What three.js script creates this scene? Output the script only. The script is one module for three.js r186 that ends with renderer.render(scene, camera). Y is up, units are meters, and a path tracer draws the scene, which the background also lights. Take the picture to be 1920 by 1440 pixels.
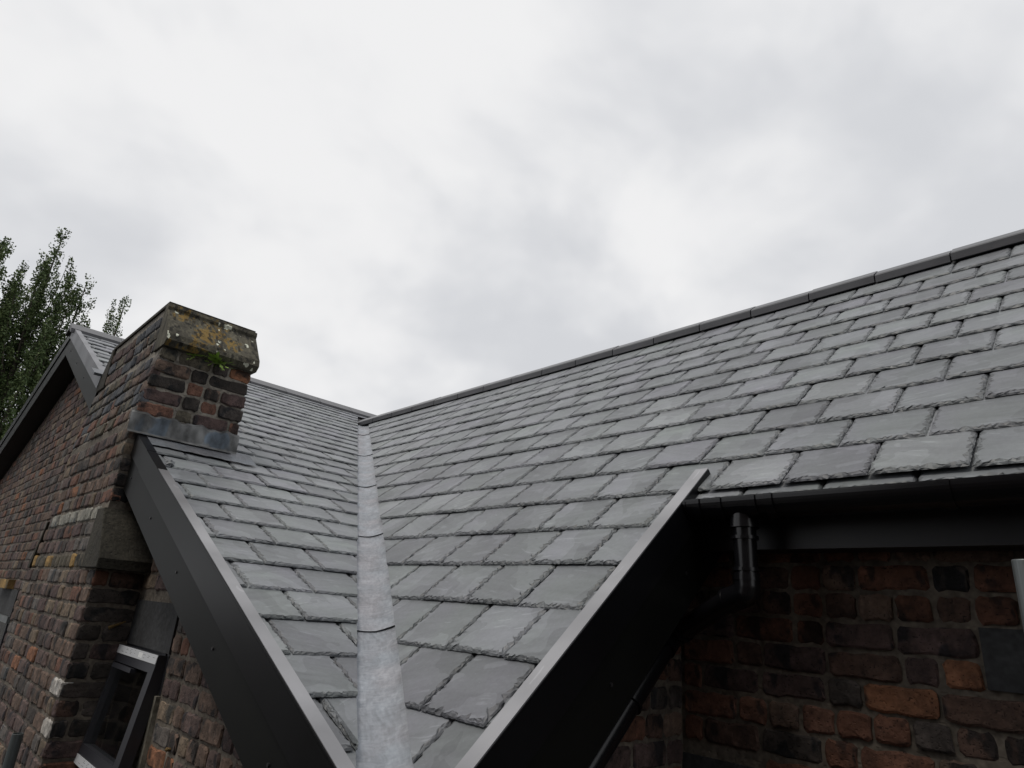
import * as THREE from 'three';
import { mergeGeometries } from 'three/addons/utils/BufferGeometryUtils.js';

// ------------------------------------------------------------------ camera, sky, sun, exposure
const scene = new THREE.Scene();
const camera = new THREE.PerspectiveCamera(61.33, 4 / 3, 0.05, 400);
camera.position.set(6.7736, -2.0785, 3.8996);
camera.rotation.set(THREE.MathUtils.degToRad(19.755), THREE.MathUtils.degToRad(47.005), THREE.MathUtils.degToRad(4.467), 'YXZ');
camera.updateMatrixWorld(true);
const renderer = new THREE.WebGLRenderer({ antialias: true });
renderer.setSize(1024, 768);
renderer.toneMapping = THREE.LinearToneMapping;
renderer.toneMappingExposure = 1.0;
renderer.shadowMap.enabled = true;

// random numbers and noise (seeded)
function rng(seed) { let a = seed >>> 0; return () => { a = (a + 0x6D2B79F5) | 0; let t = Math.imul(a ^ (a >>> 15), 1 | a); t = (t + Math.imul(t ^ (t >>> 7), 61 | t)) ^ t; return ((t ^ (t >>> 14)) >>> 0) / 4294967296; }; }
function h2(x, y, s) { let n = Math.imul(x | 0, 374761393) + Math.imul(y | 0, 668265263) + Math.imul(s | 0, 2147483647 ^ 0x51ab); n = Math.imul(n ^ (n >>> 13), 1274126177); n ^= n >>> 16; return (n >>> 0) / 4294967296; }
function vn(x, y, px, py, s) {            // value noise, periodic in px, py cells
  const xi = Math.floor(x), yi = Math.floor(y); let fx = x - xi, fy = y - yi;
  fx = fx * fx * fx * (fx * (fx * 6 - 15) + 10); fy = fy * fy * fy * (fy * (fy * 6 - 15) + 10);
  const w = (a, p) => ((a % p) + p) % p;
  const a = h2(w(xi, px), w(yi, py), s), b = h2(w(xi + 1, px), w(yi, py), s), c = h2(w(xi, px), w(yi + 1, py), s), d = h2(w(xi + 1, px), w(yi + 1, py), s);
  return (a + (b - a) * fx) + ((c + (d - c) * fx) - (a + (b - a) * fx)) * fy;
}
function fbm(u, v, fx, fy, oct, s, gain = 0.5) { let r = 0, a = 1, t = 0; for (let o = 0; o < oct; o++) { const k = 1 << o; r += a * vn(u * fx * k, v * fy * k, fx * k, fy * k, s + o * 17); t += a; a *= gain; } return r / t; }
const clamp = (x, a = 0, b = 1) => Math.min(b, Math.max(a, x));
const sst = (a, b, x) => { const t = clamp((x - a) / (b - a)); return t * t * (3 - 2 * t); };

function n3(x, y, z, s) {
  const xi = Math.floor(x), yi = Math.floor(y), zi = Math.floor(z); let fx = x - xi, fy = y - yi, fz = z - zi;
  fx = fx * fx * (3 - 2 * fx); fy = fy * fy * (3 - 2 * fy); fz = fz * fz * (3 - 2 * fz);
  const g = (i, j, k) => h2(xi + i + (zi + k) * 157, yi + j + (zi + k) * 311, s);
  const l = (a, b, t) => a + (b - a) * t;
  return l(l(l(g(0, 0, 0), g(1, 0, 0), fx), l(g(0, 1, 0), g(1, 1, 0), fx), fy), l(l(g(0, 0, 1), g(1, 0, 1), fx), l(g(0, 1, 1), g(1, 1, 1), fx), fy), fz);
}
function f3(x, y, z, oct, s) { let r = 0, a = 1, t = 0; for (let o = 0; o < oct; o++) { r += a * n3(x, y, z, s + o * 13); t += a; a *= 0.52; x *= 2.03; y *= 2.03; z *= 2.03; } return r / t; }
{ // overcast sky: one even layer of soft grey cloud all round
  const W = 1536, H = 768, d = new Float32Array(W * H * 4);
  for (let j = 0; j < H; j++) for (let i = 0; i < W; i++) {
    const el = ((j + 0.5) / H - 0.5) * Math.PI, az = ((i + 0.5) / W - 0.5) * 2 * Math.PI;
    const y = Math.sin(el), c = Math.cos(el), x = c * Math.cos(az), z = c * Math.sin(az);
    const k = 1 / (Math.abs(y) + 0.42);
    const wx = f3(x * k * 1.3 + 9, y * 1.2, z * k * 1.3, 3, 5) - 0.5;
    const a = f3(x * k * 2.7 + wx * 1.5 + 3.3, y * 2.4 + 4, z * k * 2.7 - wx * 1.3, 6, 21);
    const b = f3(x * k * 5.2 - 7 + wx, y * 4 + 2, z * k * 5.2 + wx, 5, 77);
    const e = f3(x * k * 0.8 - 2, y * 0.8 + 1, z * k * 0.8 + 6, 3, 131) - 0.5;
    let m = clamp(0.52 + (a - 0.5) * 2.5 + (b - 0.5) * 0.7 + e * 0.9);
    m = sst(0.02, 0.98, m);
    const L = 0.675 + 0.195 * m;
    const o = (j * W + i) * 4;
    d[o] = L * (0.966 + 0.034 * m); d[o + 1] = L * (0.985 + 0.015 * m); d[o + 2] = L * (1.030 - 0.022 * m); d[o + 3] = 1;
  }
  const t = new THREE.DataTexture(d, W, H, THREE.RGBAFormat, THREE.FloatType);
  t.mapping = THREE.EquirectangularReflectionMapping; t.magFilter = t.minFilter = THREE.LinearFilter; t.wrapS = THREE.RepeatWrapping; t.needsUpdate = true;
  scene.background = t; scene.environment = t;
}
const sun = new THREE.DirectionalLight(0xfff6ea, 1.3);
sun.position.set(2.5, 14, 9); sun.target.position.set(3, -2, 1.5);
sun.castShadow = true; sun.shadow.radius = 34; sun.shadow.mapSize.set(2048, 2048);
Object.assign(sun.shadow.camera, { left: -12, right: 12, top: 12, bottom: -12, near: 1, far: 50 });
scene.add(sun, sun.target);

// ------------------------------------------------------------------ geometry of the place
const D = Math.PI / 180, tA = 40.303 * D, tB = 24.527 * D, tL = 14 * D;      // pitches: main roof, wing roof, wing's far slope
const sA = Math.sin(tA), cA = Math.cos(tA), sB = Math.sin(tB), cB = Math.cos(tB);
const G = 0.21608, SW = 0.25;                  // slate gauge and width
const XV = 5.594, ZV = 2.987;                  // verge lines
const XW = 5.42, ZG = 2.83, ZA = 1.70, GY = -6.5; // walls and ground level
const XR = -0.68, YR = -XR * Math.tan(tB);     // ridge of the wing
const V3 = (x, y, z) => new THREE.Vector3(x, y, z);
function frame(o, u, v, n) { const m = new THREE.Matrix4().makeBasis(u, v, n); m.setPosition(o); return m; }
const frameA = frame(V3(0, 0, 0), V3(1, 0, 0), V3(0, sA, -cA), V3(0, cA, sA));
const frameB = frame(V3(0, 0, 0), V3(0, 0, -1), V3(-cB, sB, 0), V3(sB, cB, 0));

// ------------------------------------------------------------------ textures
function tex(W, H, fn, srgb = true, rep = true) {
  const d = new Uint8Array(W * H * 4), o = [0, 0, 0];
  for (let j = 0; j < H; j++) for (let i = 0; i < W; i++) {
    fn((i + 0.5) / W, (j + 0.5) / H, o); const k = (j * W + i) * 4;
    d[k] = clamp(o[0]) * 255; d[k + 1] = clamp(o[1]) * 255; d[k + 2] = clamp(o[2]) * 255; d[k + 3] = 255;
  }
  const t = new THREE.DataTexture(d, W, H); t.magFilter = THREE.LinearFilter; t.minFilter = THREE.LinearMipmapLinearFilter; t.generateMipmaps = true;
  if (rep) t.wrapS = t.wrapT = THREE.RepeatWrapping; if (srgb) t.colorSpace = THREE.SRGBColorSpace; t.needsUpdate = true; return t;
}
// slate: cleavage sheets with sharp outlines, streaks, pale scuffs, specks (1 m square)
function slateTex(s) {
  return tex(1024, 1024, (u, v, o) => {
    const warp = fbm(u, v, 5, 5, 3, s + 3) - 0.5;
    const cl = fbm(u + warp * 0.04, v, 4, 4, 5, s) - 0.5;
    const st = fbm(u + v * 0.0 + warp * 0.05, v + warp * 0.02, 6, 46, 3, s + 40) - 0.5;
    const sh = fbm(u + warp * 0.1, v + warp * 0.08, 5, 4, 4, s + 80);
    const fine = fbm(u, v, 120, 120, 2, s + 90) - 0.5;
    let L = 0.66 + cl * 0.14 + st * 0.09 + fine * 0.05;
    if (sh > 0.58) L += 0.055; else if (sh < 0.36) L -= 0.055;            // delaminated sheets
    const sc = fbm(u + warp * 0.03, v + warp * 0.06, 12, 90, 2, s + 130);
    const scm = fbm(u, v, 6, 6, 2, s + 150);
    if (sc > 0.74 && scm > 0.52) L += 0.07 * sst(0.76, 0.84, sc);
    const sp = vn(u * 260, v * 260, 260, 260, s + 170); if (sp > 0.985) L += 0.16;
    const p = fbm(u, v, 7, 7, 3, s + 200) - 0.5;
    o[0] = L * (0.995 + p * 0.04); o[1] = L * 1.006; o[2] = L * (1.012 + p * 0.06);
  });
}
const SLT = [slateTex(11), slateTex(512)];
const slateBump = tex(512, 512, (u, v, o) => { const w = fbm(u, v, 5, 5, 3, 7) - 0.5; const a = fbm(u + w * 0.1, v, 8, 30, 4, 9) * 0.6 + fbm(u, v, 40, 40, 3, 19) * 0.4; o[0] = o[1] = o[2] = a; }, false);
const brickTex = [31, 77].map(s => tex(512, 512, (u, v, o) => {                   // 0.5 m square
  const a = fbm(u, v, 8, 8, 5, s) - 0.5, b = fbm(u, v, 40, 40, 3, s + 5) - 0.5, st = fbm(u, v, 9, 5, 4, s + 9);
  let L = 0.70 + a * 0.55 + b * 0.30; const pit = vn(u * 90, v * 90, 90, 90, s + 20); if (pit > 0.9) L *= 0.6;
  let r = L, g = L, bl = L;
  if (st > 0.6) { const k = sst(0.6, 0.72, st); r = L * (1 - k * 0.42); g = L * (1 - k * 0.36); bl = L * (1 - k * 0.3); }    // soot
  const ef = fbm(u, v, 6, 7, 4, s + 60); if (ef > 0.6) { const k = sst(0.6, 0.74, ef) * 0.5; r += (0.82 - r) * k; g += (0.8 - g) * k; bl += (0.78 - bl) * k; }
  o[0] = r; o[1] = g; o[2] = bl;
}));
const brickBump = tex(512, 512, (u, v, o) => { let a = fbm(u, v, 14, 14, 5, 3, 0.6); const p = vn(u * 80, v * 80, 80, 80, 5); if (p > 0.86) a -= 0.35; o[0] = o[1] = o[2] = a; }, false);
const mortarTex = tex(512, 512, (u, v, o) => { const a = fbm(u, v, 6, 6, 5, 91) - 0.5, b = fbm(u, v, 70, 70, 2, 93) - 0.5; const L = 0.68 + a * 0.35 + b * 0.3; o[0] = L * 1.02; o[1] = L; o[2] = L * 0.96; });
const leadTex = tex(1024, 1024, (u, v, o) => {                                   // 0.5 m square
  const w = fbm(u, v, 4, 4, 3, 300) - 0.5, a = fbm(u + w * 0.2, v, 6, 6, 5, 301) - 0.5, b = fbm(u + w * 0.08, v + w * 0.1, 60, 22, 3, 310) - 0.5, c = fbm(u, v + w * 0.05, 26, 70, 3, 320) - 0.5;
  const hue = fbm(u, v, 5, 5, 3, 330) - 0.5; let L = 0.74 + a * 0.20 + b * 0.14 + c * 0.11; if (vn(u * 120, v * 120, 120, 120, 340) > 0.985) L *= 0.55;
  o[0] = L * (0.985 + hue * 0.05); o[1] = L * (0.995 - hue * 0.01); o[2] = L * (1.015 - hue * 0.03);
});
const apronTex = tex(512, 256, (u, v, o) => {
  const a = fbm(u, v, 9, 3, 5, 401) - 0.5, b = fbm(u, v, 24, 4, 3, 402) - 0.5, bl = fbm(u, v, 7, 2, 3, 404); let L = 0.55 + a * 0.6 + b * 0.2;
  const k = sst(0.55, 0.72, bl); o[0] = L * (1 - 0.09 * k); o[1] = L * 1.0; o[2] = L * (0.99 + 0.10 * k);
});
const stoneTex = tex(1024, 512, (u, v, o) => {                                   // weathered sandstone with lichen
  const a = fbm(u, v, 8, 4, 5, 501) - 0.5, b = fbm(u, v, 60, 30, 3, 503) - 0.5; let L = 0.30 + a * 0.24 + b * 0.16;
  let r = L * 1.04, g = L, bl = L * 0.86; const w = fbm(u, v, 16, 8, 4, 505) - 0.5;
  const ye = fbm(u + w * 0.02, v + w * 0.04, 5, 3, 4, 521) + (fbm(u, v, 40, 24, 3, 509) - 0.5) * 0.5; const ky = sst(0.56, 0.72, ye) * 0.62;
  r += (0.64 - r) * ky * 0.85; g += (0.48 - g) * ky * 0.85; bl += (0.16 - bl) * ky * 0.85;
  const wh = fbm(u, v, 16, 9, 3, 540); if (wh > 0.75) { const k = sst(0.75, 0.77, wh); r += (0.84 - r) * k; g += (0.85 - g) * k; bl += (0.78 - bl) * k; }
  const dk = fbm(u, v, 30, 16, 3, 560); const kd = sst(0.58, 0.75, dk) * 0.5; o[0] = r * (1 - kd); o[1] = g * (1 - kd); o[2] = bl * (1 - kd);
});
const scuff = tex(512, 512, (u, v, o) => { const w = fbm(u, v, 4, 4, 3, 601) - 0.5; const a = fbm(u, v, 5, 5, 4, 602); const sc = fbm(u + w * 0.3, v + w * 0.2, 90, 8, 2, 603); let L = 0.80 + (a - 0.5) * 0.25; if (sc > 0.86) L += 0.08; o[0] = o[1] = o[2] = L; });
const roughT = tex(512, 512, (u, v, o) => { const a = fbm(u, v, 6, 6, 5, 701); o[0] = o[1] = o[2] = 0.55 + (a - 0.5) * 0.8; }, false);
const groundTex = tex(512, 512, (u, v, o) => { const a = fbm(u, v, 6, 6, 6, 801) - 0.5, b = fbm(u, v, 120, 120, 2, 803) - 0.5; const L = 0.6 + a * 0.4 + b * 0.4; o[0] = L; o[1] = L * 0.98; o[2] = L * 0.94; });

// ------------------------------------------------------------------ materials
const lin = (r, g, b) => new THREE.Color().setRGB(r, g, b);
const std = (o) => new THREE.MeshStandardMaterial(o);
const slateTones = [[.262, .277, .290], [.250, .265, .278], [.276, .291, .303], [.240, .253, .266], [.262, .271, .292], [.300, .315, .325], [.256, .273, .281], [.226, .237, .250], [.268, .275, .300], [.254, .269, .282]];
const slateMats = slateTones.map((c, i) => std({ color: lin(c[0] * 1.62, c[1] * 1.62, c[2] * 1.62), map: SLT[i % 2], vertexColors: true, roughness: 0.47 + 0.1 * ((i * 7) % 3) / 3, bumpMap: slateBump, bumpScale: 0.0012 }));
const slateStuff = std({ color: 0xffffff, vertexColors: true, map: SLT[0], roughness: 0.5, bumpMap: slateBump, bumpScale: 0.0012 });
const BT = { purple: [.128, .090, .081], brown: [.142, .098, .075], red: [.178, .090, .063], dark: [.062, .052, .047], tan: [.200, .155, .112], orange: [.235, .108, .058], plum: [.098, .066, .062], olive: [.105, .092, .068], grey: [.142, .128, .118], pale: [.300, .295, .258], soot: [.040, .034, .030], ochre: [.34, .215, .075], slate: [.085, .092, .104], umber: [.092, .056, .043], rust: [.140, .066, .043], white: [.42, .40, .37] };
const brickMats = {}; let bi = 0;
for (const k in BT) { const c = BT[k], i = bi++; brickMats[k] = std({ color: lin(c[0] * 1.9, c[1] * 1.9, c[2] * 1.9), map: brickTex[i % 2], roughness: 0.92, bumpMap: brickBump, bumpScale: 0.005 }); }
const brickStuff = std({ color: 0xffffff, vertexColors: true, map: brickTex[0], roughness: 0.93, bumpMap: brickBump, bumpScale: 0.005 });
const M = {
  mortar: std({ color: lin(.29, .262, .232), map: mortarTex, roughness: 0.96, bumpMap: brickBump, bumpScale: 0.004 }),
  mortarPale: std({ color: lin(.46, .44, .41), map: mortarTex, roughness: 0.96, bumpMap: brickBump, bumpScale: 0.006 }),
  lead: std({ color: lin(.56, .575, .605), map: leadTex, roughness: 0.55, metalness: 0.3 }),
  leadDark: std({ color: lin(.33, .34, .36), map: leadTex, roughness: 0.55, metalness: 0.35 }),
  apron: std({ color: lin(.50, .51, .52), map: apronTex, roughness: 0.5, metalness: 0.35 }),
  trim: new THREE.MeshPhysicalMaterial({ color: lin(.010, .0105, .0125), map: scuff, roughness: 0.3, specularIntensity: 0.4 }),
  trimPale: std({ color: lin(.30, .305, .33), map: scuff, roughness: 0.42, metalness: 0.5 }),
  board: new THREE.MeshPhysicalMaterial({ color: lin(.010, .011, .0105), map: scuff, roughness: 0.42, specularIntensity: 0.32 }),
  flange: std({ color: lin(.50, .50, .52), map: scuff, roughness: 0.38, metalness: 0.6 }),
  film: std({ color: lin(.42, .41, .40), map: scuff, roughness: 0.5 }),
  pvc: std({ color: lin(.006, .006, .0075), roughness: 0.24 }),
  fascia: std({ color: lin(.024, .025, .029), roughness: 0.45 }),
  ridge: std({ color: lin(.095, .096, .106), map: scuff, roughness: 0.36, bumpMap: slateBump, bumpScale: 0.001 }),
  stone: std({ color: lin(.95, .95, .95), map: stoneTex, roughness: 0.95, bumpMap: brickBump, bumpScale: 0.006 }),
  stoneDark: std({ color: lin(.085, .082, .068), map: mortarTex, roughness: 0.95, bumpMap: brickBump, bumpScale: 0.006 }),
  lintel: std({ color: lin(.075, .082, .096), map: mortarTex, roughness: 0.8, bumpMap: slateBump, bumpScale: 0.003 }),
  plainSlate: std({ color: lin(.42, .44, .45), map: SLT[1], roughness: 0.6 }),
  felt: std({ color: lin(.03, .03, .032), roughness: 0.95 }),
  frame: std({ color: lin(.028, .029, .036), roughness: 0.35 }),
  cream: std({ color: lin(.46, .46, .41), map: mortarTex, roughness: 0.6 }),
  glass: new THREE.MeshPhysicalMaterial({ color: lin(.9, .92, .92), roughness: 0.03, transmission: 1, thickness: 0, ior: 1.5 }),
  dark: std({ color: lin(.012, .012, .013), roughness: 0.9 }),
  galv: std({ color: lin(.36, .38, .37), map: leadTex, roughness: 0.5, metalness: 0.45 }),
  galvDull: std({ color: lin(.155, .175, .170), map: leadTex, roughness: 0.65, metalness: 0.2 }),
  ground: std({ color: lin(.085, .082, .078), map: groundTex, roughness: 0.95 }),
  screw: std({ color: lin(.02, .02, .022), roughness: 0.4 }),
  seam: std({ color: lin(.05, .05, .055), roughness: 0.8 }),
};

// ------------------------------------------------------------------ helpers
const used = {};
function numbered(n) { used[n] = (used[n] || 0) + 1; return used[n] === 1 ? n : n + '_' + String(used[n] - 1).padStart(3, '0'); }
function thing(name, label, category, group) { const o = new THREE.Group(); o.name = numbered(name); o.userData = { label, category }; if (group) o.userData.group = group; scene.add(o); return o; }
function part(name, parent, geo, mat, label) { const m = new THREE.Mesh(geo, mat); m.name = name; m.castShadow = m.receiveShadow = true; if (label) m.userData.label = label; parent.add(m); return m; }
function group(name, parent) { const g = new THREE.Group(); g.name = name; parent.add(g); return g; }
function box(x0, x1, y0, y1, z0, z1) { const g = new THREE.BoxGeometry(x1 - x0, y1 - y0, z1 - z0); g.translate((x0 + x1) / 2, (y0 + y1) / 2, (z0 + z1) / 2); return worldUV(g); }
function worldUV(g, k = 1, ou = 0, ov = 0) {          // uv in metres from the main direction of each face
  const n0 = g.index ? g.toNonIndexed() : g; if (!n0.attributes.normal) n0.computeVertexNormals();
  const p = n0.attributes.position, n = n0.attributes.normal, uv = new Float32Array(p.count * 2);
  for (let i = 0; i < p.count; i++) {
    const ax = Math.abs(n.getX(i)), ay = Math.abs(n.getY(i)), az = Math.abs(n.getZ(i)); let a, b;
    if (az >= ax && az >= ay) { a = p.getX(i); b = p.getY(i); } else if (ax >= ay) { a = p.getZ(i); b = p.getY(i); } else { a = p.getX(i); b = p.getZ(i); }
    uv[2 * i] = a * k + ou; uv[2 * i + 1] = b * k + ov;
  }
  n0.setAttribute('uv', new THREE.BufferAttribute(uv, 2)); return n0;
}
function extr(pts, depth, bevel = 0) { const s = new THREE.Shape(pts.map(p => new THREE.Vector2(p[0], p[1]))); return worldUV(new THREE.ExtrudeGeometry(s, { depth, bevelEnabled: bevel > 0, bevelSize: bevel, bevelThickness: bevel, bevelSegments: 2, bevelOffset: -bevel })); }
// a profile given as [z, y] pairs swept along x from x0 to x1
function alongX(pts, x0, x1) { const g = extr(pts.map(p => [-p[0], p[1]]), x1 - x0); g.rotateY(Math.PI / 2); g.translate(x0, 0, 0); return g; }
function xf(g, m) { g.applyMatrix4(m); return g; }
function tube(pts, r, seg = 14, closed = false) { const c = new THREE.CatmullRomCurve3(pts, closed, 'catmullrom', 0.02); return new THREE.TubeGeometry(c, Math.max(4, pts.length * 8), r, seg, false); }
function cyl(a, b, r, seg = 18, open = false, r2 = r) { const d = b.clone().sub(a), g = new THREE.CylinderGeometry(r2, r, d.length(), seg, 1, open); g.applyQuaternion(new THREE.Quaternion().setFromUnitVectors(V3(0, 1, 0), d.clone().normalize())); const c = a.clone().add(b).multiplyScalar(0.5); g.translate(c.x, c.y, c.z); return g; }
const camM = new THREE.Matrix4().multiplyMatrices(camera.projectionMatrix, camera.matrixWorldInverse);
function seenSize(c, n, area) {       // how large a piece shows in the photograph (0 outside the frame or turned away)
  const p = c.clone().applyMatrix4(camM), d = c.clone().sub(camera.position), L = d.length();
  if (Math.abs(p.x) > 1.04 || Math.abs(p.y) > 1.04 || p.z > 1) return 0;
  return Math.max(0, -d.dot(n) / L) * area / (L * L);
}

// ------------------------------------------------------------------ slates
function clipPoly(poly, a, b, c, flag) {           // keep a x + b y + c >= 0; poly points [x, y, edgeFlag of the edge that starts here]
  const out = [];
  for (let i = 0; i < poly.length; i++) {
    const P = poly[i], Q = poly[(i + 1) % poly.length], dp = a * P[0] + b * P[1] + c, dq = a * Q[0] + b * Q[1] + c;
    if (dp >= 0) out.push(P);
    if ((dp >= 0) !== (dq >= 0)) { const t = dp / (dp - dq), X = [P[0] + (Q[0] - P[0]) * t, P[1] + (Q[1] - P[1]) * t, dp >= 0 ? flag : P[2]]; out.push(X); }
  }
  return out;
}
function slateGeo(poly0, t, seed, step, cut = false) {          // poly counter-clockwise; flag 1 = dressed (chipped) edge, 0 = sawn, 2 = hidden head
  const R = rng(seed), ou = R() * 3, ov = R() * 3;
  const poly = poly0.filter((p, i) => { const q = poly0[(i + 1) % poly0.length]; return Math.hypot(p[0] - q[0], p[1] - q[1]) > 2e-3; }), n = poly.length;
  let area = 0, per = 0; for (let i = 0; i < n; i++) { const A = poly[i], B = poly[(i + 1) % n]; area += (A[0] * B[1] - B[0] * A[1]) / 2; per += Math.hypot(B[0] - A[0], B[1] - A[1]); }
  const k = Math.min(1, 2 * area / per / 0.045), tiny = k < 0.6 || (cut && k < 0.95), C0 = tiny ? 0.004 * k : cut ? 0.0078 * k : 0.0108 * k, CI = tiny ? 0.0055 * k : cut ? 0.0135 * k : 0.030 * k;
  const rings = [[], [], [], [], []];                              // foot, two rows of flakes, lip, plain face
  let ph = R() * 10;
  const ed = poly.map((P, i) => { const Q = poly[(i + 1) % n], x = Q[0] - P[0], y = Q[1] - P[1], L = Math.hypot(x, y); return { x: x / L, y: y / L, L, d: P[2] === 1 }; });
  const slide = (c0, c1, e0, e1) => { const co = -(e0.x * e1.x + e0.y * e1.y), si = Math.max(0.25, Math.abs(e0.x * e1.y - e0.y * e1.x)); return (c0 + c1 * co) / si; };   // shift of an offset corner along the edge that starts there
  for (let i = 0; i < n; i++) {
    const P = poly[i], e = ed[i], pe = ed[(i + n - 1) % n], ne = ed[(i + 1) % n];
    const m = e.d ? Math.max(2, Math.round(e.L / step)) : 2;
    for (let j = 0; j < m; j++) {
      const f = j === 0 ? 0 : (j + (R() - 0.5) * 0.6) / m; ph += 0.55 + R() * 0.9;
      const chip = e.d ? clamp(C0 + (0.0042 * Math.sin(ph) + 0.0042 * Math.sin(ph * 2.3 + 1) + (R() < 0.16 ? 0.010 * R() : 0) + 0.006 * (R() - 0.3)) * k * (tiny ? 0.25 : 1), 0.0015 * k, tiny ? 0.005 * k : cut ? 0.0125 * k : 0.026 * k) : 0.0008;
      const a1 = 0.12 + 0.25 * R(), a2 = 0.45 + 0.35 * R();
      const own = e.d ? [(R() - 0.5) * 0.0026, chip * a1, chip * a2, chip, CI] : [0, 0.0003, 0.0005, 0.0008, CI], hz = e.d ? [0, 0.30 + 0.35 * R(), 0.52 + 0.40 * R(), 1, 1] : [0, 0.5, 0.8, 1, 1];
      for (let r = 0; r < 5; r++) {
        const nom = q => r === 4 ? CI : q.d ? [0, C0 * 0.25, C0 * 0.62, C0, 0][r] : [0, 0.0003, 0.0005, 0.0008, 0][r];
        const s0 = clamp(slide(nom(pe), nom(e), pe, e), -0.02, e.L * 0.42), s1 = clamp(slide(nom(ne), nom(e), e, ne), -0.02, e.L * 0.42), al = s0 + (e.L - s0 - s1) * f, ins = j === 0 ? nom(e) : own[r];
        rings[r].push([P[0] + e.x * al - e.y * ins, P[1] + e.y * al + e.x * ins, t * hz[r]]);
      }
    }
  }
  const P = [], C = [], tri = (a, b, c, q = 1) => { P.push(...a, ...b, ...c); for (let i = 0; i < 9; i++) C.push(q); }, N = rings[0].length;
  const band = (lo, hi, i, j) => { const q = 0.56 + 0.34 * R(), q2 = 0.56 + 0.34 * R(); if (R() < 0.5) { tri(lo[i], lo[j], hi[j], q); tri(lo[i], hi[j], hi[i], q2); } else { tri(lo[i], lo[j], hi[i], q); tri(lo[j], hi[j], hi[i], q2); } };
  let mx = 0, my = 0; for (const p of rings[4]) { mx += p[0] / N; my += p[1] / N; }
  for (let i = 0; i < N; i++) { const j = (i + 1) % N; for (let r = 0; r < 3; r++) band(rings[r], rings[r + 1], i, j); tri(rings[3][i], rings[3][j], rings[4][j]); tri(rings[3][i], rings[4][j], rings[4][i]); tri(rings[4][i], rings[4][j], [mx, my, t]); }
  const g = new THREE.BufferGeometry(); g.setAttribute('position', new THREE.Float32BufferAttribute(P, 3)); g.computeVertexNormals();
  const uv = new Float32Array(P.length / 3 * 2), rot = (R() - 0.5) * 1.1, cr = Math.cos(rot), sr = Math.sin(rot);
  for (let i = 0; i < P.length / 3; i++) { const x = P[3 * i], y = P[3 * i + 1]; uv[2 * i] = x * cr - y * sr + ou; uv[2 * i + 1] = x * sr + y * cr + ov; }
  g.setAttribute('uv', new THREE.BufferAttribute(uv, 2)); g.setAttribute('color', new THREE.Float32BufferAttribute(C, 3)); return g;
}
const ST = 0.0092, SLEN = 0.49, SH = ST * SLEN / G + 0.003;            // thickness, length, height of the tail above the deck
const fullVariants = {};
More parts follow.
